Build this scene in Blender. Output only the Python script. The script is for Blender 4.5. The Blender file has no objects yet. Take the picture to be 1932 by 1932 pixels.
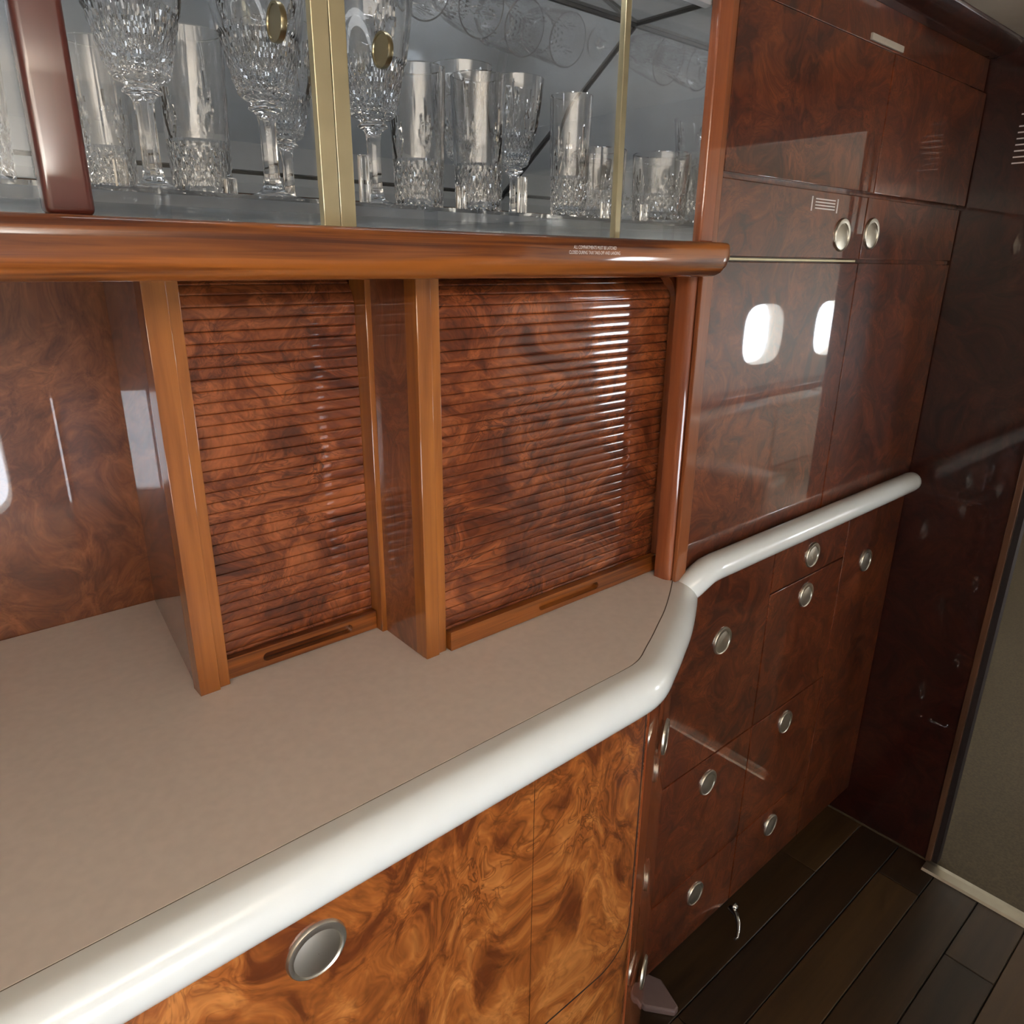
import bpy, bmesh, math, random
from mathutils import Vector, Matrix
random.seed(4)
scene = bpy.context.scene
col = scene.collection

# ------------------------------------------------------------------ camera
EYE = 1.42
yaw, pitch, roll = (math.radians(a) for a in (41.170, 18.9095, 0.6077))
fwd = Vector((math.sin(yaw)*math.cos(pitch), math.cos(yaw)*math.cos(pitch), -math.sin(pitch)))
rgt = Vector((math.cos(yaw), -math.sin(yaw), 0)); upv = rgt.cross(fwd)
r2 = rgt*math.cos(roll)+upv*math.sin(roll); u2 = -rgt*math.sin(roll)+upv*math.cos(roll)
cam = bpy.data.cameras.new('camera'); cam.sensor_width = 36; cam.lens = 36*1376.9/1932
cam.clip_start = .02
camo = bpy.data.objects.new('camera', cam); col.objects.link(camo)
camo.matrix_world = Matrix(((r2.x, u2.x, -fwd.x, 0), (r2.y, u2.y, -fwd.y, 0), (r2.z, u2.z, -fwd.z, EYE), (0, 0, 0, 1)))
scene.camera = camo

# ------------------------------------------------------------------ world, light, exposure
scene.view_settings.view_transform = 'Standard'; scene.view_settings.look = 'None'
scene.view_settings.gamma = 1; scene.view_settings.use_curve_mapping = False
scene.view_settings.exposure = 0.0
world = bpy.data.worlds.new('sky'); scene.world = world; world.use_nodes = True
world.node_tree.nodes['Background'].inputs[0].default_value = (.80, .88, 1, 1)
world.node_tree.nodes['Background'].inputs[1].default_value = 14.0
scene.cycles.max_bounces = 12; scene.cycles.transmission_bounces = 12; scene.cycles.glossy_bounces = 5
scene.cycles.transparent_max_bounces = 16; scene.cycles.diffuse_bounces = 3
scene.cycles.adaptive_threshold = .05
scene.cycles.sample_clamp_indirect = 6

WALL_Y = -1.0                       # cabin side wall across the aisle
ENTRY = (-.10, .72, .40, .21)          # upper half of the entry door, open to daylight
WIN = [(2.76, 1.05), (3.82, 1.05), (4.60, 1.05)]
WIN_ADDED = [2.30, 3.08, 3.86, 4.64]      # unseen windows added on the galley side, to brighten the cabin beyond
WRX, WRZ = .20, .165
def daylight(name, loc, sx, sz, power, color=(.93, .97, 1)):
    l = bpy.data.lights.new(name, 'AREA'); l.shape = 'RECTANGLE'; l.size = sx; l.size_y = sz
    l.energy = power; l.color = color
    o = bpy.data.objects.new(name, l); col.objects.link(o); o.location = loc
    o.rotation_euler = (math.pi/2, 0, 0)          # faces +Y, into the cabin
    return o
for i, (wx, wz) in enumerate(WIN):
    daylight('window_daylight', (wx, WALL_Y-.13, wz), WRX*2.3, WRZ*2.3, 6.0)
for wx in WIN_ADDED:
    o = daylight('window_daylight', (wx, 1.19, 1.05), WRX*2.3, WRZ*2.3, 14.0); o.rotation_euler = (-math.pi/2, 0, 0)  # area lights behind the added galley-side windows
daylight('entry_daylight', (ENTRY[0], WALL_Y-.16, ENTRY[1]), .9, .50, 8.0)
# cove lighting above the valance across the aisle, thrown up at the ceiling
cove = daylight('cove_light', (-.48, WALL_Y+.075, 1.60), 1.75, .10, 66.0, (.90, .92, 1)); cove.rotation_euler = (math.pi, 0, 0)

# ------------------------------------------------------------------ helpers
def link(o, parent=None):
    col.objects.link(o)
    if parent is not None:
        o.parent = parent
        o.matrix_parent_inverse = Matrix.Translation(-Vector(parent.get('_loc', (0, 0, 0))))
    return o
def mk(name, verts, faces, mat, parent=None, smooth=False, bevel=0, seg=2, sharp=None):
    me = bpy.data.meshes.new(name); me.from_pydata([tuple(v) for v in verts], [], faces)
    bm = bmesh.new(); bm.from_mesh(me)
    bmesh.ops.recalc_face_normals(bm, faces=bm.faces)
    if bevel:
        es = [e for e in bm.edges if len(e.link_faces) == 2 and e.calc_face_angle(0) > .5]
        bmesh.ops.bevel(bm, geom=es, offset=bevel, segments=seg, affect='EDGES', profile=.5)
    bm.to_mesh(me); bm.free()
    if smooth or bevel:
        me.polygons.foreach_set('use_smooth', [True]*len(me.polygons))
        me.set_sharp_from_angle(angle=math.radians(sharp if sharp is not None else (20 if bevel and seg < 3 else 40)))
    me.materials.append(mat)
    o = bpy.data.objects.new(name, me)
    if bevel and seg >= 3:
        wn = o.modifiers.new('weighted', 'WEIGHTED_NORMAL'); wn.weight = 100; wn.keep_sharp = True
    return link(o, parent)
def boxvf(x0, x1, y0, y1, z0, z1):
    v = [(x, y, z) for x in (x0, x1) for y in (y0, y1) for z in (z0, z1)]
    f = [(0, 1, 3, 2), (4, 6, 7, 5), (0, 4, 5, 1), (2, 3, 7, 6), (0, 2, 6, 4), (1, 5, 7, 3)]
    return v, f
def box(name, x0, x1, y0, y1, z0, z1, mat, parent=None, bevel=0, seg=2):
    return mk(name, *boxvf(x0, x1, y0, y1, z0, z1), mat, parent, bevel=bevel, seg=seg)
def prismvf(poly, a0, a1, axis):
    """poly: 2-D outline, extruded along axis ('x': poly=(y,z); 'y': (x,z); 'z': (x,y))"""
    n = len(poly)
    def P(p, a):
        return {'x': (a, p[0], p[1]), 'y': (p[0], a, p[1]), 'z': (p[0], p[1], a)}[axis]
    v = [P(p, a0) for p in poly]+[P(p, a1) for p in poly]
    f = [tuple(range(n))[::-1], tuple(range(n, 2*n))]+[(i, (i+1) % n, n+(i+1) % n, n+i) for i in range(n)]
    return v, f
def prism(name, poly, a0, a1, axis, mat, parent=None, smooth=False, bevel=0, seg=2, sharp=None):
    return mk(name, *prismvf(poly, a0, a1, axis), mat, parent, smooth, bevel, seg, sharp)
def joinvf(*parts):
    V, F = [], []
    for v, f in parts:
        b = len(V); V += list(v); F += [tuple(i+b for i in q) for q in f]
    return V, F
def lathevf(prof, n=32, fn=None, closed=False):
    """prof: list of (r,z); fn(i_row, theta, r, z)->r"""
    V, F = [], []
    for i, (r, z) in enumerate(prof):
        for k in range(n):
            t = 2*math.pi*k/n; rr = fn(i, t, r, z) if fn else r
            V.append((rr*math.cos(t), rr*math.sin(t), z))
    m = len(prof)
    for i in range(m if closed else m-1):
        j = (i+1) % m
        for k in range(n):
            l = (k+1) % n
            F.append((i*n+k, i*n+l, j*n+l, j*n+k))
    return V, F
def tubevf(pts, r, n=12):
    V, F = [], []; pts = [Vector(p) for p in pts]
    for i, p in enumerate(pts):
        d = (pts[min(i+1, len(pts)-1)]-pts[max(i-1, 0)]).normalized()
        a = d.cross(Vector((0, 0, 1)));  a = a if a.length > 1e-3 else Vector((1, 0, 0)); a.normalize(); b = d.cross(a)
        rr = r[i] if isinstance(r, (list, tuple)) else r
        for k in range(n):
            t = 2*math.pi*k/n; V.append(p+(a*math.cos(t)+b*math.sin(t))*rr)
    for i in range(len(pts)-1):
        for k in range(n):
            l = (k+1) % n; F.append((i*n+k, i*n+l, (i+1)*n+l, (i+1)*n+k))
    F.append(tuple(range(n))[::-1]); F.append(tuple(range((len(pts)-1)*n, len(pts)*n)))
    return V, F
def rrect(x0, x1, z0, z1, r, n=6, corners=(1, 1, 1, 1)):
    """rounded outline, corners order: bottom-left, bottom-right, top-right, top-left"""
    out = []
    for (cx, cz, a0, c) in ((x0, z0, 180, corners[0]), (x1, z0, 270, corners[1]), (x1, z1, 0, corners[2]), (x0, z1, 90, corners[3])):
        if not c: out.append((cx, cz)); continue
        ox = cx+(r if cx == x0 else -r); oz = cz+(r if cz == z0 else -r)
        for k in range(n+1):
            a = math.radians(a0+90*k/n); out.append((ox+r*math.cos(a), oz+r*math.sin(a)))
    return out
def thing(name, label, cat, loc=(0, 0, 0), group=None):
    o = bpy.data.objects.new(name, None); col.objects.link(o); o.location = loc
    o['label'] = label; o['category'] = cat; o['_loc'] = list(loc); o.empty_display_size = .05
    if group: o['group'] = group
    return o
def tag(o, label, cat, group=None):
    o['label'] = label; o['category'] = cat
    if group: o['group'] = group
    return o
def struct(o, label=None, cat=None):
    o['kind'] = 'structure'
    if label: o['label'] = label
    if cat: o['category'] = cat
    return o
def piece(name, mesh, loc, parent, rot=(0, 0, 0)):
    o = bpy.data.objects.new(name, mesh); o.location = loc; o.rotation_euler = rot
    return link(o, parent)

# ------------------------------------------------------------------ materials
def srgb(r, g, b):
    f = lambda c: (c/255/12.92) if c <= 10.3 else ((c/255+.055)/1.055)**2.4
    return (f(r), f(g), f(b), 1)
def new(name):
    m = bpy.data.materials.new(name); m.use_nodes = True
    return m, m.node_tree, m.node_tree.nodes['Principled BSDF']
def N(t, typ, **kw):
    n = t.nodes.new(typ)
    for k, v in kw.items():
        if k in n.inputs.keys() and not hasattr(n, k): n.inputs[k].default_value = v
        else: setattr(n, k, v)
    return n
def L(t, a, b): t.links.new(a, b)
def math_(t, op, a, b=None, c=None, clamp=False):
    n = t.nodes.new('ShaderNodeMath'); n.operation = op; n.use_clamp = clamp
    for i, v in enumerate((a, b, c)):
        if v is None: continue
        if isinstance(v, (int, float)): n.inputs[i].default_value = v
        else: t.links.new(v, n.inputs[i])
    return n.outputs[0]
def noise(t, vec, scale, detail=3, rough=.55, dist=0.):
    n = t.nodes.new('ShaderNodeTexNoise'); n.inputs['Scale'].default_value = scale
    n.inputs['Detail'].default_value = detail; n.inputs['Roughness'].default_value = rough
    n.inputs['Distortion'].default_value = dist
    if vec is not None: t.links.new(vec, n.inputs['Vector'])
    return n
def ramp(t, fac, stops):
    n = t.nodes.new('ShaderNodeValToRGB'); e = n.color_ramp.elements
    while len(e) < len(stops): e.new(.5)
    for el, (p, c) in zip(e, stops): el.position = p; el.color = c
    t.links.new(fac, n.inputs[0]); return n.outputs[0]
def mixc(t, fac, a, b, mode='MIX'):
    n = t.nodes.new('ShaderNodeMix'); n.data_type = 'RGBA'; n.blend_type = mode
    for s, v in ((n.inputs[0], fac), (n.inputs[6], a), (n.inputs[7], b)):
        if isinstance(v, (int, float, tuple)): s.default_value = v
        else: t.links.new(v, s)
    return n.outputs[2]
def lacquer(p, rough=.35, coat=1., crough=.02):
    p.inputs['Roughness'].default_value = rough; p.inputs['Coat Weight'].default_value = coat
    p.inputs['Coat Roughness'].default_value = crough; p.inputs['Coat IOR'].default_value = 1.55
    p.inputs['Specular IOR Level'].default_value = .25
def burl(name, dark, mid, light, scale=1., vein=.7, stretch=(1, 1, 1), book=None, coat=1., crough=.02, offset=(0, 0, 0)):
    m, t, p = new(name)
    pos = t.nodes.new('ShaderNodeNewGeometry').outputs['Position']
    if book is not None:
        s = t.nodes.new('ShaderNodeSeparateXYZ'); L(t, pos, s.inputs[0])
        ax = math_(t, 'ABSOLUTE', math_(t, 'SUBTRACT', s.outputs[0], book))
        c = t.nodes.new('ShaderNodeCombineXYZ'); L(t, ax, c.inputs[0]); L(t, s.outputs[1], c.inputs[1]); L(t, s.outputs[2], c.inputs[2])
        pos = c.outputs[0]
    mp = t.nodes.new('ShaderNodeMapping'); L(t, pos, mp.inputs[0])
    mp.inputs['Scale'].default_value = tuple(scale*s for s in stretch)
    mp.inputs['Rotation'].default_value = (0, .5, 0); mp.inputs['Location'].default_value = offset
    v = mp.outputs[0]
    def warp(v, sc, amt, det=2):
        n = noise(t, v, sc, det)
        a = N(t, 'ShaderNodeVectorMath', operation='SUBTRACT'); L(t, n.outputs['Color'], a.inputs[0]); a.inputs[1].default_value = (.5, .5, .5)
        b = N(t, 'ShaderNodeVectorMath', operation='SCALE'); L(t, a.outputs[0], b.inputs[0]); b.inputs['Scale'].default_value = amt
        c = N(t, 'ShaderNodeVectorMath', operation='ADD'); L(t, v, c.inputs[0]); L(t, b.outputs[0], c.inputs[1])
        return c.outputs[0]
    w = warp(v, 7, .16, 1); w2 = warp(w, 26, .05, 1)
    big = noise(t, v, 5, 2).outputs[0]
    A = noise(t, w2, 24, 4, .62, .9).outputs[0]
    B = noise(t, w2, 44, 2, .5, 1.6).outputs[0]
    f = math_(t, 'ADD', math_(t, 'MULTIPLY', A, .72), math_(t, 'MULTIPLY', big, .28))
    c = ramp(t, f, [(.38, dark), (.50, mid), (.62, light)])
    rid = math_(t, 'SUBTRACT', 1, math_(t, 'MULTIPLY', math_(t, 'ABSOLUTE', math_(t, 'SUBTRACT', B, .52)), 16), clamp=True)
    msk = noise(t, w, 12, 2).outputs[0]
    rid = math_(t, 'MULTIPLY', rid, math_(t, 'MULTIPLY', math_(t, 'SUBTRACT', msk, .35, clamp=True), 3*vein, clamp=True))
    c = mixc(t, rid, c, tuple(x*.55 for x in dark[:3])+(1,))
    fine = noise(t, w2, 210, 1, .6).outputs[0]
    c = mixc(t, .35, c, ramp(t, fine, [(.3, (.55, .5, .45, 1)), (.7, (1.25, 1.2, 1.15, 1))]), 'MULTIPLY')
    L(t, c, p.inputs['Base Color']); lacquer(p, .38, coat, crough)
    return m
def grain(name, dark, light, axis='z', k=1., coat=.9, crough=.05, kc=1., lo=.34, hi=.62):
    m, t, p = new(name)
    pos = t.nodes.new('ShaderNodeNewGeometry').outputs['Position']
    mp = t.nodes.new('ShaderNodeMapping'); L(t, pos, mp.inputs[0])
    s = [70*k*kc]*3; s['xyz'.index(axis)] = 4*k; mp.inputs['Scale'].default_value = s
    a = noise(t, mp.outputs[0], 1, 4, .6, .6).outputs[0]
    mp2 = t.nodes.new('ShaderNodeMapping'); L(t, pos, mp2.inputs[0])
    s2 = [18*k*kc]*3; s2['xyz'.index(axis)] = 2.5*k; mp2.inputs['Scale'].default_value = s2
    b = noise(t, mp2.outputs[0], 1, 2).outputs[0]
    f = math_(t, 'ADD', math_(t, 'MULTIPLY', a, .5), math_(t, 'MULTIPLY', b, .5))
    L(t, ramp(t, f, [(lo, dark), (hi, light)]), p.inputs['Base Color']); lacquer(p, .4, coat, crough)
    return m
def plain(name, c, rough=.5, metal=0., coat=0., var=0., vs=40., bump=0.):
    m, t, p = new(name)
    p.inputs['Roughness'].default_value = rough; p.inputs['Metallic'].default_value = metal; p.inputs['Coat Weight'].default_value = coat
    p.inputs['Coat Roughness'].default_value = .05
    tc = t.nodes.new('ShaderNodeNewGeometry').outputs['Position']
    n = noise(t, tc, vs, 1).outputs[0]
    lo = tuple(x*(1-var) for x in c[:3])+(1,); hi = tuple(min(1, x*(1+var)) for x in c[:3])+(1,)
    L(t, ramp(t, n, [(.3, lo), (.7, hi)]), p.inputs['Base Color'])
    if bump:
        b = t.nodes.new('ShaderNodeBump'); b.inputs['Strength'].default_value = bump; b.inputs['Distance'].default_value = .001
        L(t, noise(t, tc, vs*8, 3).outputs[0], b.inputs['Height']); L(t, b.outputs[0], p.inputs['Normal'])
    return m
def glass_thin(name, tint=(1, 1, 1, 1), fac=None):
    m, t, p = new(name); t.nodes.remove(p); out = t.nodes['Material Output']
    tr = t.nodes.new('ShaderNodeBsdfTransparent'); tr.inputs[0].default_value = tint
    gl = t.nodes.new('ShaderNodeBsdfGlossy'); gl.inputs['Roughness'].default_value = .01
    fr = t.nodes.new('ShaderNodeFresnel'); bf = t.nodes.new('ShaderNodeNewGeometry').outputs['Backfacing']
    L(t, math_(t, 'SUBTRACT', 1.45, math_(t, 'MULTIPLY', bf, 1.45-1/1.45)), fr.inputs[0])
    mx = t.nodes.new('ShaderNodeMixShader'); L(t, fr.outputs[0], mx.inputs[0]); L(t, tr.outputs[0], mx.inputs[1]); L(t, gl.outputs[0], mx.inputs[2])
    L(t, mx.outputs[0], out.inputs[0]); return m
def crystal(name, ior=1.52, tint=(1, 1, 1, 1), rough=0.):
    m, t, p = new(name)
    p.inputs['Base Color'].default_value = tint; p.inputs['Transmission Weight'].default_value = 1
    p.inputs['IOR'].default_value = ior; p.inputs['Roughness'].default_value = rough
    return m

M = {}
M['burl_base'] = burl('burl_base', srgb(98, 48, 20), srgb(154, 88, 38), srgb(190, 122, 62), .66, .8, (1, 1, .75), book=.458)
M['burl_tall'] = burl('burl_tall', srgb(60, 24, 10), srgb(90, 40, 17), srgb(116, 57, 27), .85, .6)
M['burl_back'] = burl('burl_back', srgb(90, 46, 23), srgb(116, 64, 34), srgb(136, 80, 45), .95, .3, (1, 1, .8))
M['burl_slat'] = burl('burl_slat', srgb(76, 33, 17), srgb(114, 56, 28), srgb(150, 82, 44), 1.05, .9, (.75, 1, 1.1), crough=.06)
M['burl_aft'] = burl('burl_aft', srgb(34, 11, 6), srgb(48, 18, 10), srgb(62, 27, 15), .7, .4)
M['wood_post'] = grain('wood_post', srgb(112, 58, 20), srgb(160, 96, 38), 'z')
M['wood_rail'] = grain('wood_rail', srgb(72, 30, 9), srgb(146, 82, 30), 'x', .8, kc=2., lo=.41, hi=.58)
M['wood_col'] = grain('wood_col', srgb(112, 52, 26), srgb(150, 82, 44), 'z', crough=.03)
M['wood_stile'] = grain('wood_stile', srgb(58, 21, 16), srgb(76, 31, 25), 'z', .7, crough=.03)
M['wood_edge'] = grain('wood_edge', srgb(104, 52, 25), srgb(140, 78, 40), 'z')
M['jamb'] = grain('jamb', srgb(70, 44, 30), srgb(96, 66, 46), 'z')
M['dark_gap'] = plain('dark_gap', srgb(26, 12, 8), .7)
M['counter'] = plain('counter', srgb(226, 214, 204), .42, var=.03, vs=90, bump=.02)
M['nose'] = plain('nose', srgb(234, 236, 232), .22, coat=.6, var=.01)
M['caulk'] = plain('caulk', srgb(84, 72, 58), .8)
M['brass'] = plain('brass', srgb(196, 184, 150), .42, 1., var=.05)
M['bronze'] = plain('bronze', srgb(150, 138, 108), .3, 1., var=.05)
M['nickel'] = plain('nickel', srgb(206, 198, 182), .36, 1., var=.03)
M['chrome'] = plain('chrome', srgb(215, 215, 212), .1, 1.)
M['mirror'] = plain('mirror', srgb(226, 227, 227), .03, .86)
M['satin'] = plain('satin', srgb(205, 206, 206), .35, .1, var=.03)
M['seam_dark'] = plain('seam_dark', srgb(40, 40, 40), .6)
M['glass'] = glass_thin('glass'); M['pane'] = glass_thin('pane')
M['acrylic'] = glass_thin('acrylic', (.90, .92, .94, 1))
M['crystal'] = crystal('crystal')
M['white_ink'] = plain('white_ink', srgb(235, 225, 220), .6)
M['cream'] = plain('cream', srgb(214, 206, 190), .7, var=.02)
M['ceiling'] = plain('ceiling', srgb(186, 174, 154), .8, var=.02, vs=30)
M['carpet'] = plain('carpet', srgb(66, 55, 36), .95, var=.18, vs=160, bump=.4)
M['leather'] = plain('leather', srgb(186, 170, 148), .5, var=.04, bump=.1)
M['threshold'] = plain('threshold', srgb(170, 164, 150), .35, 1., var=.04)
M['plate'] = plain('plate', srgb(104, 84, 80), .45, coat=.3, var=.05)
M['pale_plate'] = plain('pale_plate', srgb(176, 164, 146), .5, var=.04)
M['floor_base'] = plain('floor_base', srgb(30, 20, 12), .8)
PL = [grain('plank_wood', srgb(36+d, 24+d*.7, 13+d*.4), srgb(58+d, 40+d*.8, 22+d*.5), 'x', .6, coat=.25, crough=.25) for d in (0, 12, -10)]

# ------------------------------------------------------------------ shell
FLOORZ, CEIL, BULK = 0., 1.827, 1.76
XA, XB, YB = -1.6, 5.6, 1.06
fl = struct(box('floor', XA, BULK+.03, WALL_Y, YB, -.03, -.006, M['floor_base']), 'dark walnut plank floor of the galley', 'floor')
pk = {}
pw = .098; y = .666
row = 0
while y > WALL_Y+.01:
    x = XA-[0, .55, .25, .8][row % 4]*1.0
    edge = [.0, .36, .12, .52][row % 4]
    xs = [XA]; xx = XA+.35+edge
    while xx < BULK-.1: xs.append(xx); xx += .92
    xs.append(BULK-.001)
    for i, (a, b) in enumerate(zip(xs, xs[1:])):
        ln = round(b-a, 3); k = (ln, (row*2+i) % 3)
        if k not in pk:
            v, f = boxvf(0, ln-.002, -pw+.002, 0, -.006, 0); q = mk('plank', v, f, PL[k[1]], fl, bevel=.0012, seg=1); pk[k] = q.data
            q.location = (a, y, 0)
        else: piece('plank', pk[k], (a, y, 0), fl)
    y -= pw; row += 1
struct(box('floor_aft', BULK-.002, XB, WALL_Y, YB, -.03, .004, M['carpet']), 'mottled grey beige carpet floor beyond the doorway', 'floor')
struct(box('ceiling', XA, XB, WALL_Y-.02, YB+.1, CEIL, CEIL+.03, M['ceiling']), 'plain beige ceiling panel above the tall cabinet', 'ceiling')
struct(box('wall_back', XA, .90, YB, YB+.03, 0, CEIL, M['burl_back']), 'glossy burl wood wall behind the counter on the left', 'wall')
struct(box('wall_forward', XA-.03, XA, WALL_Y, YB, 0, CEIL, M['cream']))
struct(box('wall_rear', XB, XB+.03, WALL_Y, YB, 0, CEIL, M['cream']))
# side wall across the aisle with oval windows and the open entry door
nseg = 40
def sup(cx, cz, rx, rz, t, e=.62):
    c, s = math.cos(t), math.sin(t)
    return cx+rx*math.copysign(abs(c)**e, c), cz+rz*math.copysign(abs(s)**e, s)
win_n = [0]
def window_wall(name, xs, xe, y, wins, outward, zl=.82, zh=1.28, rx=None, rz=None, e=.62):
    V, F = [], []; WRX_, WRZ_ = rx or WRX, rz or WRZ; mw = WRX_+.06
    def quad(x0, x1, z0, z1):
        b = len(V); V.extend([(x0, y, z0), (x1, y, z0), (x1, y, z1), (x0, y, z1)]); F.append((b, b+1, b+2, b+3))
    quad(xs, xe, 0, zl); quad(xs, xe, zh, CEIL)
    xprev = xs
    for wx, wz in wins:
        x0, x1 = wx-mw, wx+mw
        quad(xprev, x0, zl, zh); xprev = x1
        b = len(V)
        for k in range(nseg):
            t = 2*math.pi*(k+.5)/nseg
            hx, hz = sup(wx, wz, WRX_, WRZ_, t, e)
            dx, dz = math.cos(t), math.sin(t)
            s = min(mw/abs(dx) if abs(dx) > 1e-6 else 9, ((zh-wz) if dz > 0 else (wz-zl))/abs(dz) if abs(dz) > 1e-6 else 9)
            ca = math.atan2((zh-wz) if dz > 0 else (zl-wz), mw if dx > 0 else -mw)
            dd = (t-ca+math.pi) % (2*math.pi)-math.pi
            if -math.pi/nseg < dd <= math.pi/nseg: dx, dz, s = math.cos(ca), math.sin(ca), math.hypot(mw, (zh-wz) if dz > 0 else (wz-zl))
            V += [(hx, y, hz), (wx+dx*s, y, wz+dz*s), (hx, y+outward*.09, hz)]
        for k in range(nseg):
            l = (k+1) % nseg
            F.append((b+3*k, b+3*k+1, b+3*l+1, b+3*l)); F.append((b+3*k, b+3*l, b+3*l+2, b+3*k+2))
    quad(xprev, xe, zl, zh)
    wall = struct(mk(name, V, F, M['cream']))
    prof = [(0, .0), (.012, .006), (.024, .004), (.026, 0)]
    for (wx, wz) in wins:
        win_n[0] += 1
        w = bpy.data.objects.new('window_%d' % win_n[0], None); col.objects.link(w); w.location = (wx, y, wz); w['_loc'] = [wx, y, wz]; struct(w)
        v, f = [], []
        for k in range(nseg):
            t = 2*math.pi*k/nseg
            for (o, h) in prof:
                hx, hz = sup(wx, wz, WRX_+o, WRZ_+o, t, e); v.append((hx, y-outward*h, hz))
        for k in range(nseg):
            l = (k+1) % nseg
            for j in range(3): f.append((k*4+j, k*4+j+1, l*4+j+1, l*4+j))
        mk('window_frame', v, f, M['cream'], w, smooth=True)
        pv = [(sup(wx, wz, WRX_, WRZ_, 2*math.pi*k/nseg, e)) for k in range(nseg)]
        prism('pane', pv, y+outward*.074, y+outward*.07, 'y', M['pane'], w)
    return wall
struct(window_wall('wall_opposite', BULK, XB, WALL_Y, WIN, -1), 'cream cabin side wall with rounded windows beyond the doorway', 'wall')
struct(window_wall('wall_entry', XA, BULK, WALL_Y, [ENTRY[:2]], -1, .42, 1.02, ENTRY[2], ENTRY[3], .35), 'cream wall across the aisle with the daylit entry opening', 'wall')
struct(window_wall('wall_aft_side', BULK+.03, XB, YB, [(x, 1.05) for x in WIN_ADDED], 1))  # windows added in this unseen wall, for brighter reflections of the cabin

struct(mk('trim_5', *joinvf(boxvf(XA, .95, WALL_Y, WALL_Y+.14, 1.545, 1.56), boxvf(XA, .95, WALL_Y+.125, WALL_Y+.14, 1.56, 1.59)), M['cream']), 'cream cove light valance high on the side wall across the aisle', 'trim')
# bulkhead at the end of the galley with a doorway to the cabin beyond
JY = .405; JO = -.80; DH = 1.70
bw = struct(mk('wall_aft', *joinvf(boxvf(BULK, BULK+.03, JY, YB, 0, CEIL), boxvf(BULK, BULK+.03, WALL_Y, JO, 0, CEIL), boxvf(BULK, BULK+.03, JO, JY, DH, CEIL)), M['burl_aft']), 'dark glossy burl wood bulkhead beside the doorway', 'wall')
struct(mk('trim_1', *joinvf(boxvf(BULK-.006, BULK+.034, JY-.010, JY+.004, .0, DH), boxvf(BULK-.006, BULK+.034, JO-.004, JO+.010, 0, DH)), M['jamb'], bevel=.002), 'narrow tan wood edge trim of the doorway', 'trim')
struct(mk('trim_2', *joinvf(boxvf(BULK+.002, BULK+.028, JY-.022, JY-.010, .0, DH), boxvf(BULK+.002, BULK+.028, JO+.010, JO+.022, 0, DH)), M['dark_gap']), 'dark seal strip inside the doorway edge', 'trim')
th = prism('trim_3', [(BULK-.044, .0003), (BULK-.040, .006), (BULK-.016, .008), (BULK-.002, .006), (BULK-.002, .0003)], -.82, JY-.002, 'y', M['threshold'], bevel=0)
struct(th, 'brushed metal threshold strip on the floor at the doorway', 'threshold')
# lettering block on the bulkhead, too small to read
pl = thing('wall_placard', 'small pale lettered placard high on the dark bulkhead', 'sign', (BULK, .52, 1.61))
for i in range(8):
    z = 1.697-i*.0108-(.010 if i > 0 else 0)
    w = .03+.012*((i*37) % 5)/4
    box('text_line', BULK-.0006, BULK, .545-w if i else .515, .545, z-.0012, z+.0012, M['white_ink'], pl)

# crown moulding over the tall cabinet
mo = [(.66, 1.80), (.60, 1.80), (.597, 1.803), (.585, 1.806), (.575, 1.812), (.570, 1.820), (.568, CEIL), (.66, CEIL)]
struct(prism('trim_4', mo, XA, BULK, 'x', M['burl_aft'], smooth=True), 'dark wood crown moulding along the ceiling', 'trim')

# ------------------------------------------------------------------ round flush pull (shared)
def pullvf(R):
    n = 40; rows = []
    rows.append([(R, 0.)]*1+['o']); V, F = [], []
    def ring(r, cz, h):
        for k in range(n):
            a = 2*math.pi*k/n; hh = h(math.sin(a)) if callable(h) else h
            V.append((r*math.cos(a), cz+r*math.sin(a), hh))
    c = -.10*R
    ring(R, 0, 0); ring(R*.985, 0, .0022); ring(R*.95, 0, .0034); ring(R*.90, c*.3, .0036)
    ring(R*.805, c, .0030); ring(R*.775, c, lambda s: .0016-.0010*s)
    for q in (.66, .5, .33, .16, .01): ring(R*q, c, lambda s, q=q: .0016-.0010*s*q/.775+.0020*(1-(q/.775)**2))
    m = len(V)//n
    for i in range(m-1):
        for k in range(n):
            l = (k+1) % n; F.append((i*n+k, i*n+l, (i+1)*n+l, (i+1)*n+k))
    return V, F
PULL = {}
def pull(parent, x, y, z, R, rz=0):
    if R not in PULL:
        v, f = pullvf(R); v = [(p[0], -p[2], p[1]) for p in v]   # face -Y
        o = mk('pull', v, f, M['nickel'], parent, smooth=True, sharp=35); PULL[R] = o.data
        o.location = (x, y, z); o.rotation_euler = (0, 0, rz)
    else: o = piece('pull', PULL[R], (x, y, z), parent, (0, 0, rz))
    o['label'] = 'round brushed nickel flush pull'
    return o

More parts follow.
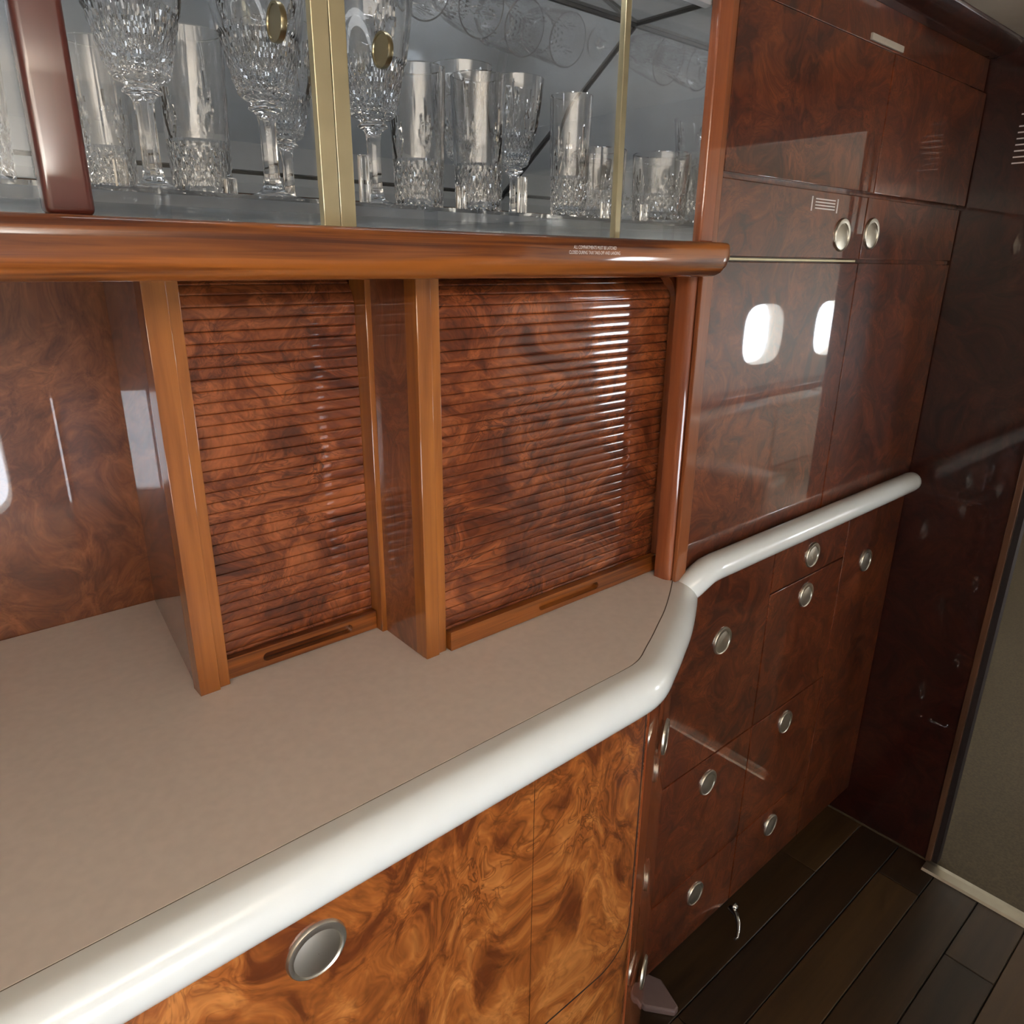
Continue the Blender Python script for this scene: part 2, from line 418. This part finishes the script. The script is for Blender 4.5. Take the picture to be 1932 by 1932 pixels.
# ------------------------------------------------------------------ tall cabinet at the end of the galley
TY = .62
tc = thing('tall_cabinet', 'tall glossy burl wood cabinet wall with many doors and round pulls', 'cabinet', (1.33, .84, 0))
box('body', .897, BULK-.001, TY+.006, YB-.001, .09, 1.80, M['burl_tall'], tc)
box('toe_kick', .90, BULK-.001, TY+.046, YB-.001, 0, .09, M['dark_gap'], tc)
doors = [(.899, 1.338, 1.536, 1.741, None, .008), (.899, 1.338, 1.4305, 1.530, (1.263, 1.468), 0), (.899, 1.338, .93, 1.424, None, 0),
         (1.341, 1.756, 1.536, 1.741, None, .008), (1.341, 1.756, 1.4305, 1.530, (1.37, 1.473), 0), (1.341, 1.756, .93, 1.424, None, 0),
         (.899, 1.188, .5425, .927, (1.04, .789), 0), (1.191, 1.48, .834, .927, (1.335, .876), 0), (1.191, 1.48, .5425, .831, (1.334, .789), 0),
         (.899, 1.188, .268, .5395, (1.047, .481), 0), (1.191, 1.48, .268, .5395, (1.329, .49), 0),
         (.899, 1.188, .093, .265, (1.048, .207), 0), (1.191, 1.48, .093, .265, (1.334, .212), 0), (1.483, 1.756, .093, .927, (1.599, .794), 0)]
for (x0, x1, z0, z1, p, out) in doors:
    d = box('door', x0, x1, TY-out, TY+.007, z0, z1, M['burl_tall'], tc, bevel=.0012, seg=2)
    if p: pull(d, p[0], TY, p[1], .0262)
box('header_panel', .899, 1.756, TY-.002, TY+.007, 1.7445, 1.80, M['burl_tall'], tc, bevel=.001)
box('edge_strip', .8725, .8985, TY-.008, TY-.001, .9525, 1.80, M['wood_edge'], tc, bevel=.0015)
bs = box('brass_strip', .897, 1.318, TY-.004, TY+.002, 1.4255, 1.429, M['brass'], tc, bevel=.0006)
box('strip_end', 1.318, 1.324, TY-.004, TY+.002, 1.4255, 1.429, M['chrome'], tc)
box('latch_plate', 1.258, 1.372, TY-.006, TY-.002, 1.7475, 1.757, M['pale_plate'], tc, bevel=.001)
# tiny lettered placard on the shallow door
for zz in (1.518, 1.5135, 1.509, 1.5045):
    box('placard_line', 1.163, 1.226, TY-.0006, TY+.0001, zz-.0009, zz+.0009, M['white_ink'], tc)
for xx in (1.152, 1.234):
    box('placard_bar', xx-.0015, xx+.0015, TY-.0006, TY+.0001, 1.500, 1.521, M['white_ink'], tc)

# ------------------------------------------------------------------ counter
ZC = .9525
path = [(-1.2, .494), (-.6, .494), (-.2, .494), (.1, .494), (.35, .494), (.52, .494), (.58, .494), (.615, .4942), (.636, .4955), (.655, .5005), (.682, .513), (.712, .5270), (.743, .5425), (.78, .561), (.815, .581), (.85, .6025), (.880, .622), (.8965, .634)]
def dens(p):
    out = []
    for i in range(len(p)-1):
        p0, p1, p2, p3 = (Vector(p[max(i-1, 0)]), Vector(p[i]), Vector(p[i+1]), Vector(p[min(i+2, len(p)-1)]))
        n = 4 if p1.x > .5 else 1
        for k in range(n):
            t = k/n
            out.append(.5*((2*p1)+(-p0+p2)*t+(2*p0-5*p1+4*p2-p3)*t*t+(-p0+3*p1-3*p2+p3)*t**3))
    out.append(Vector(p[-1])); return out
PD = dens(path)
def normals(P):
    out = []
    for i in range(len(P)):
        d = (P[min(i+1, len(P)-1)]-P[max(i-1, 0)]).normalized(); out.append(Vector((d.y, -d.x)))
    return out
ND = normals(PD)
def offset(d): return [(p+n*d) for p, n in zip(PD, ND)]
def sweepvf(prof):
    """prof: closed list of (outward offset, z)"""
    v, f = [], []; n = len(prof)
    for p, nn in zip(PD, ND):
        for (o, z) in prof: q = p+nn*o; v.append((q.x, q.y, z))
    for i in range(len(PD)-1):
        for k in range(n):
            l = (k+1) % n; f.append((i*n+k, i*n+l, (i+1)*n+l, (i+1)*n+k))
    f.append(tuple(range(n))); f.append(tuple(range((len(PD)-1)*n, len(PD)*n)))
    return v, f
ct = thing('countertop', 'beige galley countertop with a fat rounded white front edge', 'countertop', (0, .75, .89))
inner = offset(-.0012)
poly = [tuple(p) for p in inner]+[(.8962, .66), (.8962, YB-.002), (-1.2, YB-.002)]
prism('top', poly, ZC-.03, ZC, 'z', M['counter'], ct)
mk('seam', *sweepvf([(-.0014, ZC-.004), (-.0014, ZC-.0007), (.0006, ZC-.0007), (.0006, ZC-.004)]), M['caulk'], ct)
R = .030; zc_ = ZC-R; pr = [(.0004, ZC)]
for k in range(17):
    a = math.radians(90-180*k/16); pr.append((.0105+R*math.cos(a), zc_+R*math.sin(a)))
pr.append((.0004, ZC-2*R))
mk('front_edge', *sweepvf(pr), M['nose'], ct, smooth=True, sharp=60)

# white grab rail continuing from the counter edge along the tall cabinet
ry, rz_ = .5972, .9625
pts = [(.880, .6165, .9280), (.893, .609, .9340), (.905, .603, .9445), (.918, .599, .9545), (.932, .5975, .9608), (.952, ry, rz_)]
pts += [(1.0+i*.1, ry, rz_) for i in range(8)]; rad = [.0222]*len(pts)
for k in range(1, 7):
    a = math.pi/2*k/6; pts.append((1.708+.0222*math.sin(a), ry, rz_)); rad.append(max(.0222*math.cos(a), .0008))
tag(mk('grab_rail', *tubevf(pts, rad, 24), M['nose'], None, smooth=True, sharp=70), 'white rounded grab rail running along the tall burl cabinet', 'rail')

# ------------------------------------------------------------------ base cabinet
bc = thing('base_cabinet', 'orange burl wood base cabinet under the beige countertop', 'cabinet', (.1, .7, 0))
o1 = offset(.012)
o1 = [p for p in o1 if p.x < .8965]
poly = [tuple(p) for p in o1]+[(.896, .63), (.896, YB-.002), (-1.2, YB-.002)]
prism('body', poly, .09, ZC-.0605, 'z', M['burl_base'], bc, smooth=True, sharp=30)
o2 = [p for p in offset(-.04) if p.x < .8965]
poly = [tuple(p) for p in o2]+[(.896, .67), (.896, YB-.002), (-1.2, YB-.002)]
prism('toe_kick', poly, 0, .09, 'z', M['dark_gap'], bc)
FY = .494-.012
dr = rrect(-.26, .648, .484, ZC-.063, .06, 8, (1, 1, 0, 0))
door = prism('door', dr, FY-.0014, FY-.0003, 'y', M['burl_base'], bc)
prism('door_gap', rrect(-.2640, .6515, .4790, ZC-.061, .063, 8, (1, 1, 0, 0)), FY-.0006, FY+.0004, 'y', M['dark_gap'], bc)
pull(door, .194, FY-.0014, .838, .0292)
# slim column on the curved return, with two latches seen edge-on
for i, (zz) in enumerate((.777, .321)):
    pull(bc, .7525, .5225, zz, .0262, math.atan2(.47, .88)).name = 'latch'
ii = [i for i, p in enumerate(PD) if p.x > .662 and p.x < .885]
pa, pb = offset(.0118), offset(.0142)
prism('corner_post', [tuple(pb[i]) for i in ii]+[tuple(pa[i]) for i in ii[::-1]], .09, ZC-.0605, 'z', M['wood_col'], bc, smooth=True, sharp=50)
box('veneer_seam', .4576, .4582, FY-.0016, FY-.0004, .486, ZC-.064, M['burl_aft'], door)
# small plate at the foot of the base cabinet
fp = mk('foot_plate', *joinvf(prismvf([(.907, .640), (.905, .618), (.943, .570), (.957, .572), (.978, .632), (.966, .660), (.93, .66)], .0, .016, 'z')), M['plate'], bevel=.004)
tag(fp, 'small dull pinkish plate on the floor between the base and tall cabinets', 'plate')
# little chrome hook by the floor
hk = thing('floor_hook', 'small chrome hook catch near the floor at the tall cabinet', 'hook', (1.21, .60, .05))
mk('hook', *tubevf([(1.21, .625, .052), (1.205, .605, .050), (1.195, .592, .044), (1.182, .583, .036), (1.170, .578, .032), (1.160, .578, .036)], [.007, .0065, .005, .004, .0035, .003], 10), M['chrome'], hk, smooth=True)
kv, kf = lathevf([(.0005, .010), (.006, .0085), (.009, .004), (.009, 0), (.0005, 0)], 16)
kv = [(1.214+v[0], .618-v[2], .058+v[1]) for v in kv]
mk('knob', kv, kf, M['chrome'], hk, smooth=True)

# ------------------------------------------------------------------ roll-front (tambour) cabinets
ZT = 1.404
PITCH = .0122
def slat_mesh(L_):
    h = PITCH*.488; prof = []
    for u in (-1, -.96, -.86, -.6, -.3, 0, .3, .6, .86, .96, 1):
        prof.append((-.00042*(1-u*u)-.0009*(1-u**14), h*u))
    prof.append((.0015, h)); prof.append((.0015, -h))
    return prismvf([(p[0], p[1]) for p in prof], 0, L_, 'x')
def tambour(parent, x0, x1, y, ztop, zbar):
    sh = None; RB = .034; z1 = ztop-.032              # above z1 the shutter bends back into its housing
    box('backing', x0-.004, x1+.004, y+.0016, y+.010, zbar, z1, M['dark_gap'], parent)
    box('backing', x0-.004, x1+.004, y+.045, y+.050, z1-.02, ZT, M['dark_gap'], parent)
    p = zbar-.004
    n_ = int((ztop+.022-p)/PITCH)
    for i in range(n_):
        q = p+i*PITCH
        if q <= z1: loc, rot = (x0, y, q), (0, 0, 0)
        else:
            th = (q-z1)/RB; loc, rot = (x0, y+RB*(1-math.cos(th)), z1+RB*math.sin(th)), (-th, 0, 0)
        if loc[2] > ZT-.004: break
        if sh is None:
            o = mk('slat', *slat_mesh(x1-x0), M['burl_slat'], parent, smooth=True, sharp=50); sh = o.data; o.location = loc; o.rotation_euler = rot
        else: piece('slat', sh, loc, parent, rot)
def bottom_bar(parent, x0, x1, y, p0, p1):
    z0, z1 = ZC+.0015, ZC+.027
    hz0, hz1 = z0+.007, z1-.0075
    # front of the bar with a long finger slot: frame around the slot + sunk back
    parts = [boxvf(x0, p0, y-.0130, y-.0022, z0, z1), boxvf(p1, x1, y-.0130, y-.0022, z0, z1), boxvf(p0, p1, y-.0130, y-.0022, z0, hz0), boxvf(p0, p1, y-.0130, y-.0022, hz1, z1), boxvf(p0, p1, y-.0030, y-.0022, hz0, hz1)]
    b = mk('bottom_bar', *joinvf(*parts), M['wood_rail'], parent)
    for xx in (p0, p1):     # rounded slot ends
        s = 1 if xx == p0 else -1; r = (hz1-hz0)/2; cz = (hz0+hz1)/2
        pts_ = [(xx, hz0)]+[(xx+s*(r-r*math.sin(math.radians(a))), cz-r*math.cos(math.radians(a))) for a in range(0, 181, 20)]+[(xx, hz1)]
        prism('slot_end', pts_, y-.0129, y-.0030, 'y', M['wood_rail'], b)
# left unit: stands further back
lc = thing('roll_front_cabinet', 'narrower left tambour cabinet with slatted burl shutter between wooden posts', 'cabinet', (.33, .9, ZC), 'tambour cabinets')
TY1 = .790
prism('side_panel', [(.2075, .7865), (.2165, .7865), (.250, YB-.002), (.2410, YB-.002)], ZC, ZT, 'z', M['burl_back'], lc)
box('post', .2050, .2275, .764, .7865, ZC, ZT, M['wood_post'], lc, bevel=.0005)
box('post_lip', .2276, .2405, .768, .796, ZC, ZT, M['wood_post'], lc, bevel=.0012)
tambour(lc, .2405, .4415, TY1, ZT-.004, ZC+.028)
bottom_bar(lc, .2415, .4410, TY1, .285, .405)
box('trim_strip', .4420, .4500, .764, .800, ZC, ZT, M['wood_post'], lc, bevel=.001)
# right unit
rc = thing('roll_front_cabinet', 'wider right tambour cabinet with slatted burl shutter and half-round column', 'cabinet', (.68, .85, ZC), 'tambour cabinets')
TY2 = .676
prism('side_panel', [(.4465, .674), (.455, .674), (.459, .792), (.4502, .792)], ZC, ZT, 'z', M['burl_back'], rc)
box('post', .446, .4655, .6665, .690, ZC, ZT, M['wood_post'], rc, bevel=.0015)
box('post_lip', .4656, .4785, .670, .694, ZC, ZT, M['wood_post'], rc, bevel=.0012)
tambour(rc, .479, .8885, TY2, ZT-.004, ZC+.028)
bottom_bar(rc, .4805, .888, TY2, .632, .752)
r_ = .028; cpts = [(.8887, ZT)]+[(.8887-r_+r_*math.cos(math.radians(a)), ZT-r_+r_*math.sin(math.radians(a))) for a in range(0, 91, 10)]
prism('corner_block', cpts, .668, .684, 'y', M['wood_col'], rc)
box('stile', .8889, .8965, .650, .70, ZC, ZT, M['wood_col'], rc, bevel=.001)
def halfround(cx, cy, r, y1, n=14):
    pts = [(cx-r, y1)]+[(cx-r*math.cos(math.pi*k/n), cy-r*math.sin(math.pi*k/n)) for k in range(n+1)]+[(cx+r, y1)]
    return pts

prism('column', halfround(.8822, .634, .0142, .6497), ZC, ZT, 'z', M['wood_col'], rc, smooth=True, sharp=60)

# ------------------------------------------------------------------ glazed display cabinet above
dc = thing('display_cabinet', 'mirrored glass-fronted display cabinet over the counter with brass-edged sliding doors', 'cabinet', (.3, .8, ZT))
GY, ZG = .610, 1.4465
DX0, DX1 = -.40, .8655
# bottom rail, rounded nose, rounded right end
prof = [(YB-.002, ZG), (.606, ZG), (.576, ZG), (.5715, 1.4452), (.5690, 1.4425), (.5680, 1.436), (.5680, 1.424), (.5700, 1.4155), (.5745, 1.4090), (.5815, 1.4052), (.590, ZT), (YB-.002, ZT)]
v, f = [], []; n = len(prof)
secs = [(-1.2, 0.)]+[(.852+.0195*math.sin(math.radians(a)), 1-math.cos(math.radians(a))) for a in range(0, 91, 10)]
for (x, k) in secs:
    for (yy, zz) in prof:
        zb = zz
        if zz < 1.43: zb = zz+(1.43-zz)*k*.85
        yb = yy+(.006*k if yy < .6 else 0)
        v.append((x, yb, zb))
for i in range(len(secs)-1):
    for k in range(n):
        l = (k+1) % n; f.append((i*n+k, i*n+l, (i+1)*n+l, (i+1)*n+k))
f.append(tuple(range(n))); f.append(tuple(range((len(secs)-1)*n, len(secs)*n)))
rail = mk('bottom_rail', v, f, M['wood_rail'], dc, smooth=True, sharp=45)
def lettering(body, size, loc, mat, parent, name='lettering'):
    cu = bpy.data.curves.new(name, 'FONT'); cu.body = body; cu.size = size; cu.align_x = 'CENTER'; cu.space_line = 1.05
    tmp = bpy.data.objects.new(name, cu); col.objects.link(tmp); bpy.context.view_layer.update()
    me = bpy.data.meshes.new_from_object(tmp.evaluated_get(bpy.context.evaluated_depsgraph_get()))
    bpy.data.objects.remove(tmp); me.materials.clear(); me.materials.append(mat)
    o = bpy.data.objects.new(name, me); o.rotation_euler = (math.pi/2, 0, 0); o.location = loc; o.scale = (.92, 1.25, 1)
    return link(o, parent)
lt = lettering('ALL COMPARTMENTS MUST BE LATCHED\nCLOSED DURING TAXI TAKE-OFF AND LANDING', .0039, (.6115, .5677, 1.4338), M['white_ink'], rail)
lt['label'] = 'white two-line latching notice'
# interior: mirror shelf floor, sloping mirror back, flat mirror top, mirror end
C0, C1 = (.750, 1.722), (1.052, 1.5047)
prism('mirror_back', [C0, (C0[0]+.003, C0[1]+.004), (C1[0]+.004, C1[1]+.002), C1], DX0, .8660, 'x', M['mirror'], dc)
box('mirror_top', DX0, .8660, .614, .7485, 1.7225, 1.727, M['mirror'], dc)
box('mirror_lower_back', DX0, .8660, 1.052, 1.056, ZG, 1.5035, M['mirror'], dc)
box('shelf_base', DX0, .8660, .614, 1.052, ZG, ZG+.0015, M['satin'], dc)
box('mirror_end', .8661, .8700, .614, 1.056, ZG, 1.727, M['mirror'], dc)
dn = Vector((C1[1]-C0[1], -(C1[0]-C0[0]))).normalized()
box('mirror_seam', DX0, .866, .7465, .7515, 1.7185, 1.7222, M['seam_dark'], dc)
prism('mirror_seam', [(1.0178, 1.5294), (1.0222, 1.5262), (1.0214, 1.5252), (1.0170, 1.5284)], DX0, .866, 'x', M['seam_dark'], dc)
w = .0014
sl = [(C0[0], C0[1]-.001), (C0[0]-.0016, C0[1]-.0035), (C1[0]-.002, C1[1]-.0035), (C1[0], C1[1])]
prism('mirror_seam', sl, .8645, .8660, 'x', M['seam_dark'], dc)
box('mirror_seam', .8645, .8660, .62, .750, 1.7195, 1.7222, M['seam_dark'], dc)
box('mirror_end', DX0-.004, DX0, .614, 1.056, ZG, 1.727, M['mirror'], dc)
box('carcass_top', DX0, .8700, .614, YB-.002, 1.7272, 1.80, M['burl_back'], dc)
box('fascia', DX0, .8720, .602, .6135, 1.76, 1.80, M['wood_rail'], dc)
box('end_stile', .8425, .8718, .600, .6135, ZG, 1.80, M['wood_col'], dc, bevel=.003, seg=3)
box('post', .1085, .1385, .592, .6125, ZG, 1.80, M['wood_stile'], dc, bevel=.005, seg=4)
# added fill lamp and housing at the top front, brightens interior and crystal
lb = box('added_light_housing', DX0+.02, .850, .6155, .6275, 1.7120, 1.7222, M['satin'], dc)
cl = bpy.data.lights.new('added_fill_light', 'AREA'); cl.shape = 'RECTANGLE'; cl.size = 1.15; cl.size_y = .010; cl.energy = 2.2; cl.color = (.95, .98, 1)
clo = bpy.data.objects.new('added_fill_light', cl); col.objects.link(clo); clo.location = (.23, .6215, 1.7112); clo.rotation_euler = (math.radians(25), 0, 0)
# sliding glass doors
def gdoor(x0, x1, y, strips, pull_at):
    d = box('glass_door', x0, x1, y-.0015, y+.0015, ZG+.0005, 1.76, M['glass'], dc)
    for (a, b) in strips:
        box('brass_edge', a, b, y-.0045, y+.0035, ZG+.0003, 1.76, M['brass'], d, bevel=.0008)
    if pull_at:
        px, pz = pull_at
        kv, kf = lathevf([(.0003, -.0016), (.0112, -.0016), (.0116, -.0026), (.0132, -.0026), (.0138, 0), (.0132, .0026), (.0116, .0026), (.0112, .0016), (.0003, .0016)], 28)
        c, s_ = math.cos(.45), math.sin(.45)
        kv = [(px+q[2]*c-q[0]*s_*0+0, y-.0165-q[0]*1.0+0*q[2], pz+q[1]) for q in kv]
        mk('finger_tab', kv, kf, M['bronze'], d, smooth=True, sharp=40)
gdoor(.1385, .3285, .6062, [(.3135, .3285)], (.279, 1.586))
gdoor(.3312, .6925, .6102, [(.3312, .3462), (.6835, .6925)], (.372, 1.584))
gdoor(.6928, .8424, .6062, [], None)
gdoor(DX0, .1085, .6102, [], None)
# clear tray that holds the glasses
SZ = 1.4700
tr = box('tray', DX0+.01, .862, .624, .995, SZ-.004, SZ-.0005, M['acrylic'], dc, bevel=.0006)
box('tray_lip', DX0+.01, .862, .6165, .6235, ZG+.0016, 1.4655, M['acrylic'], tr, bevel=.0006)
for xx, hh in ((.169, .020), (.250, .012), (.373, .040), (.483, .022), (.565, .036), (.697, .018), (.769, .020), (.02, .02), (-.09, .02)):
    b = box('peg', xx-.004, xx+.004, .631, .639, SZ-.0005, SZ+hh, M['crystal'], tr, bevel=.0008)
for xx in (.195, .445, .60, .70, .82):
    box('tray_foot', xx-.004, xx+.004, .628, .640, ZG+.0016, SZ-.004, M['acrylic'], tr)

# ------------------------------------------------------------------ cut crystal glasses
def tri(x): x = x-math.floor(x); return 1-abs(2*x-1)
def cut(n, z0, z1, zf, depth, fans, rays=5):
    """crossed diamond cuts between z0..z1, fans of long leaf cuts between z1..zf"""
    def fn(i, t, r, z):
        u = t/(2*math.pi)*n
        if z0 <= z <= z1:
            vv = (z-z0)/(2*math.pi*r/n)*.62
            a = abs(tri(u+vv)-.5)*2; b = abs(tri(u-vv)-.5)*2
            e = min(1, (z-z0)/.003+.2)
            return r-depth*e*(1-min(a, b))
        if z1 < z <= zf:
            w = t/(2*math.pi)*fans; w = w-math.floor(w)-.5          # -.5...5 across one fan
            h = (z-z1)/(zf-z1); best = 0
            for q in range(rays):
                g = (q-(rays-1)/2)/rays                              # ray direction
                top = 1-1.1*abs(g)
                if h > top: continue
                c = g*.92*h+.0; half = .055*math.sin(math.pi*min(1, h/top*.8+.2))+.008
                best = max(best, 1-abs(w-c)/half)
            return r-depth*.75*max(0, best)
        return r
    return fn
def glassmesh(name, outer, inner, n, fn, seg):
    V1, F1 = lathevf(outer, seg, lambda i, t, r, z: fn(i, t, r, z))
    V2, F2 = lathevf(inner, seg)
    V, F = joinvf((V1, F1), (V2, F2))
    m = len(outer)*seg
    a = (len(outer)-1)*seg
    for k in range(seg):                       # rim
        l = (k+1) % seg; F.append((a+k, a+l, m+l, m+k))
    F.append(tuple(range(seg)))
    b = m+(len(inner)-1)*seg; F.append(tuple(range(b, b+seg)))
    o = mk(name, V, F, M['crystal'], None, smooth=True, sharp=14)
    return o
def lin(pts, step=.0022):
    out = []
    for (r0, z0), (r1, z1) in zip(pts, pts[1:]):
        k = max(1, int(math.hypot(r1-r0, z1-z0)/step)); out += [(r0+(r1-r0)*i/k, z0+(z1-z0)*i/k) for i in range(k)]
    return out+[pts[-1]]
def curve(pts, k=5):
    P = [Vector(p) for p in pts]; out = []
    for i in range(len(P)-1):
        p0, p1, p2, p3 = P[max(i-1, 0)], P[i], P[i+1], P[min(i+2, len(P)-1)]
        for j in range(k):
            t = j/k; out.append(.5*((2*p1)+(-p0+p2)*t+(2*p0-5*p1+4*p2-p3)*t*t+(-p0+3*p1-3*p2+p3)*t**3))
    out.append(P[-1]); return [(max(p.x, .0004), p.y) for p in out]
def goblet():
    bowl = curve([(.013, .080), (.021, .084), (.026, .094), (.0325, .120), (.0385, .150), (.0425, .180), (.045, .205)], 8)
    stem = lin([(.0005, 0), (.031, 0), (.032, .0015), (.030, .003)])+curve([(.020, .0045), (.010, .010), (.0072, .025), (.0072, .055), (.009, .070), (.015, .0745), (.012, .078)], 4)
    fn0 = cut(14, .086, .128, .196, .0027, 5, 7)
    def fn(i, t, r, z):
        if .012 < z < .07 and r < .0095: return r*(1-.06*abs(math.cos(4*t)))
        return fn0(i, t, r, z)
    inner = curve([(.0425, .205), (.0398, .18), (.0352, .150), (.0290, .120), (.0225, .103), (.014, .0955), (.0005, .093)], 4)
    return glassmesh('goblet', stem+bowl, inner, 16, fn, 140)
def tumbler(name, R0, R1, H, n, zc):
    outer = lin([(.0005, 0), (R0-.003, 0), (R0, .003)], .01)+lin([(R0, .003), (R1, H-.001), (R1-.0006, H)], .0022)
    base = .009
    inner = lin([(R1-.0019, H), (R0-.0036, base+.004)], .02)+[(R0-.006, base), (.0005, base)]
    return glassmesh(name, outer, inner, n, cut(n, .004, zc, zc+(H-zc)*.62, .0017, n//2, 5), 12*n)
G = {'goblet': goblet(), 'highball': tumbler('highball_glass', .0265, .0305, .140, 10, .052), 'rocks': tumbler('tumbler', .0345, .0375, .082, 12, .032), 'slim': tumbler('slim_highball_glass', .0215, .0245, .130, 10, .045)}
first = {k: True for k in G}
def put(kind, x, y, label, cat, rz=0., k=1.):
    o = G[kind] if first[kind] else G[kind].copy()
    if not first[kind]: col.objects.link(o)
    first[kind] = False
    o.location = (x, y, SZ); o.scale = (k, k, k); o.rotation_euler = (0, 0, rz)
    tag(o, label, cat, 'cut crystal glasses in the display cabinet')
put('goblet', .208, .690, 'tall cut crystal goblet nearest the dark red cabinet post', 'goblet', .1)
put('highball', .272, .758, 'cut crystal highball glass between the two left goblets', 'glass', .3)
put('goblet', .310, .690, 'cut crystal goblet just left of the paired brass door edges', 'goblet', .5)
put('goblet', .424, .700, 'cut crystal goblet just right of the paired brass door edges', 'goblet', .2)
put('highball', .492, .722, 'cut crystal highball glass right of the round brass finger tab', 'glass', .0)
put('highball', .562, .706, 'cut crystal highball glass, second right of the paired brass edges', 'glass', .5)
put('goblet', .676, .776, 'cut crystal goblet in the back row behind the slim glass', 'goblet', .8, .8)
put('slim', .668, .668, 'slim cut crystal glass just left of the single brass door edge', 'glass', .2)
put('rocks', .8215, .654, 'short wide cut crystal tumbler at the right end of the cabinet', 'tumbler', .4)
put('goblet', .590, .772, 'cut crystal goblet in the back row between two highball glasses', 'goblet', .3, .8)
put('goblet', .365, .772, 'cut crystal goblet in the back row behind the paired brass edges', 'goblet', .9, .8)
put('rocks', .738, .690, 'cut crystal tumbler behind the single brass door edge', 'tumbler', .9)
put('slim', .205, .800, 'slim cut crystal glass in the back row beside the dark red post', 'glass', .6)
put('rocks', .072, .662, 'cut crystal tumbler left of the dark red cabinet post', 'tumbler', .6)
put('rocks', .8215, .785, 'cut crystal tumbler in the back right corner of the cabinet', 'tumbler', .1)

# ------------------------------------------------------------------ cabin beyond the doorway (seen in the gloss of the doors)
lg = box('side_ledge', 2.0, XB-.002, WALL_Y+.001, WALL_Y+.13, .66, .76, M['wood_rail'], bevel=.008)
tag(lg, 'polished wood side ledge under the cabin windows', 'ledge')
sf = thing('divan', 'beige leather cabin divan under the windows beyond the doorway', 'sofa', (3.7, -.55, .004))
box('base', 2.7, 4.9, WALL_Y+.14, -.25, .004, .22, M['burl_back'], sf, bevel=.01)
for i in range(3):
    x0 = 2.88+i*.615
    box('seat_cushion', x0, x0+.61, WALL_Y+.32, -.22, .22, .42, M['leather'], sf, bevel=.045, seg=4)
    box('back_cushion', x0, x0+.61, WALL_Y+.135, WALL_Y+.33, .24, .74, M['leather'], sf, bevel=.05, seg=4)
for x0 in (2.70, 4.73):
    box('armrest', x0, x0+.17, WALL_Y+.14, -.24, .22, .58, M['leather'], sf, bevel=.04, seg=4)
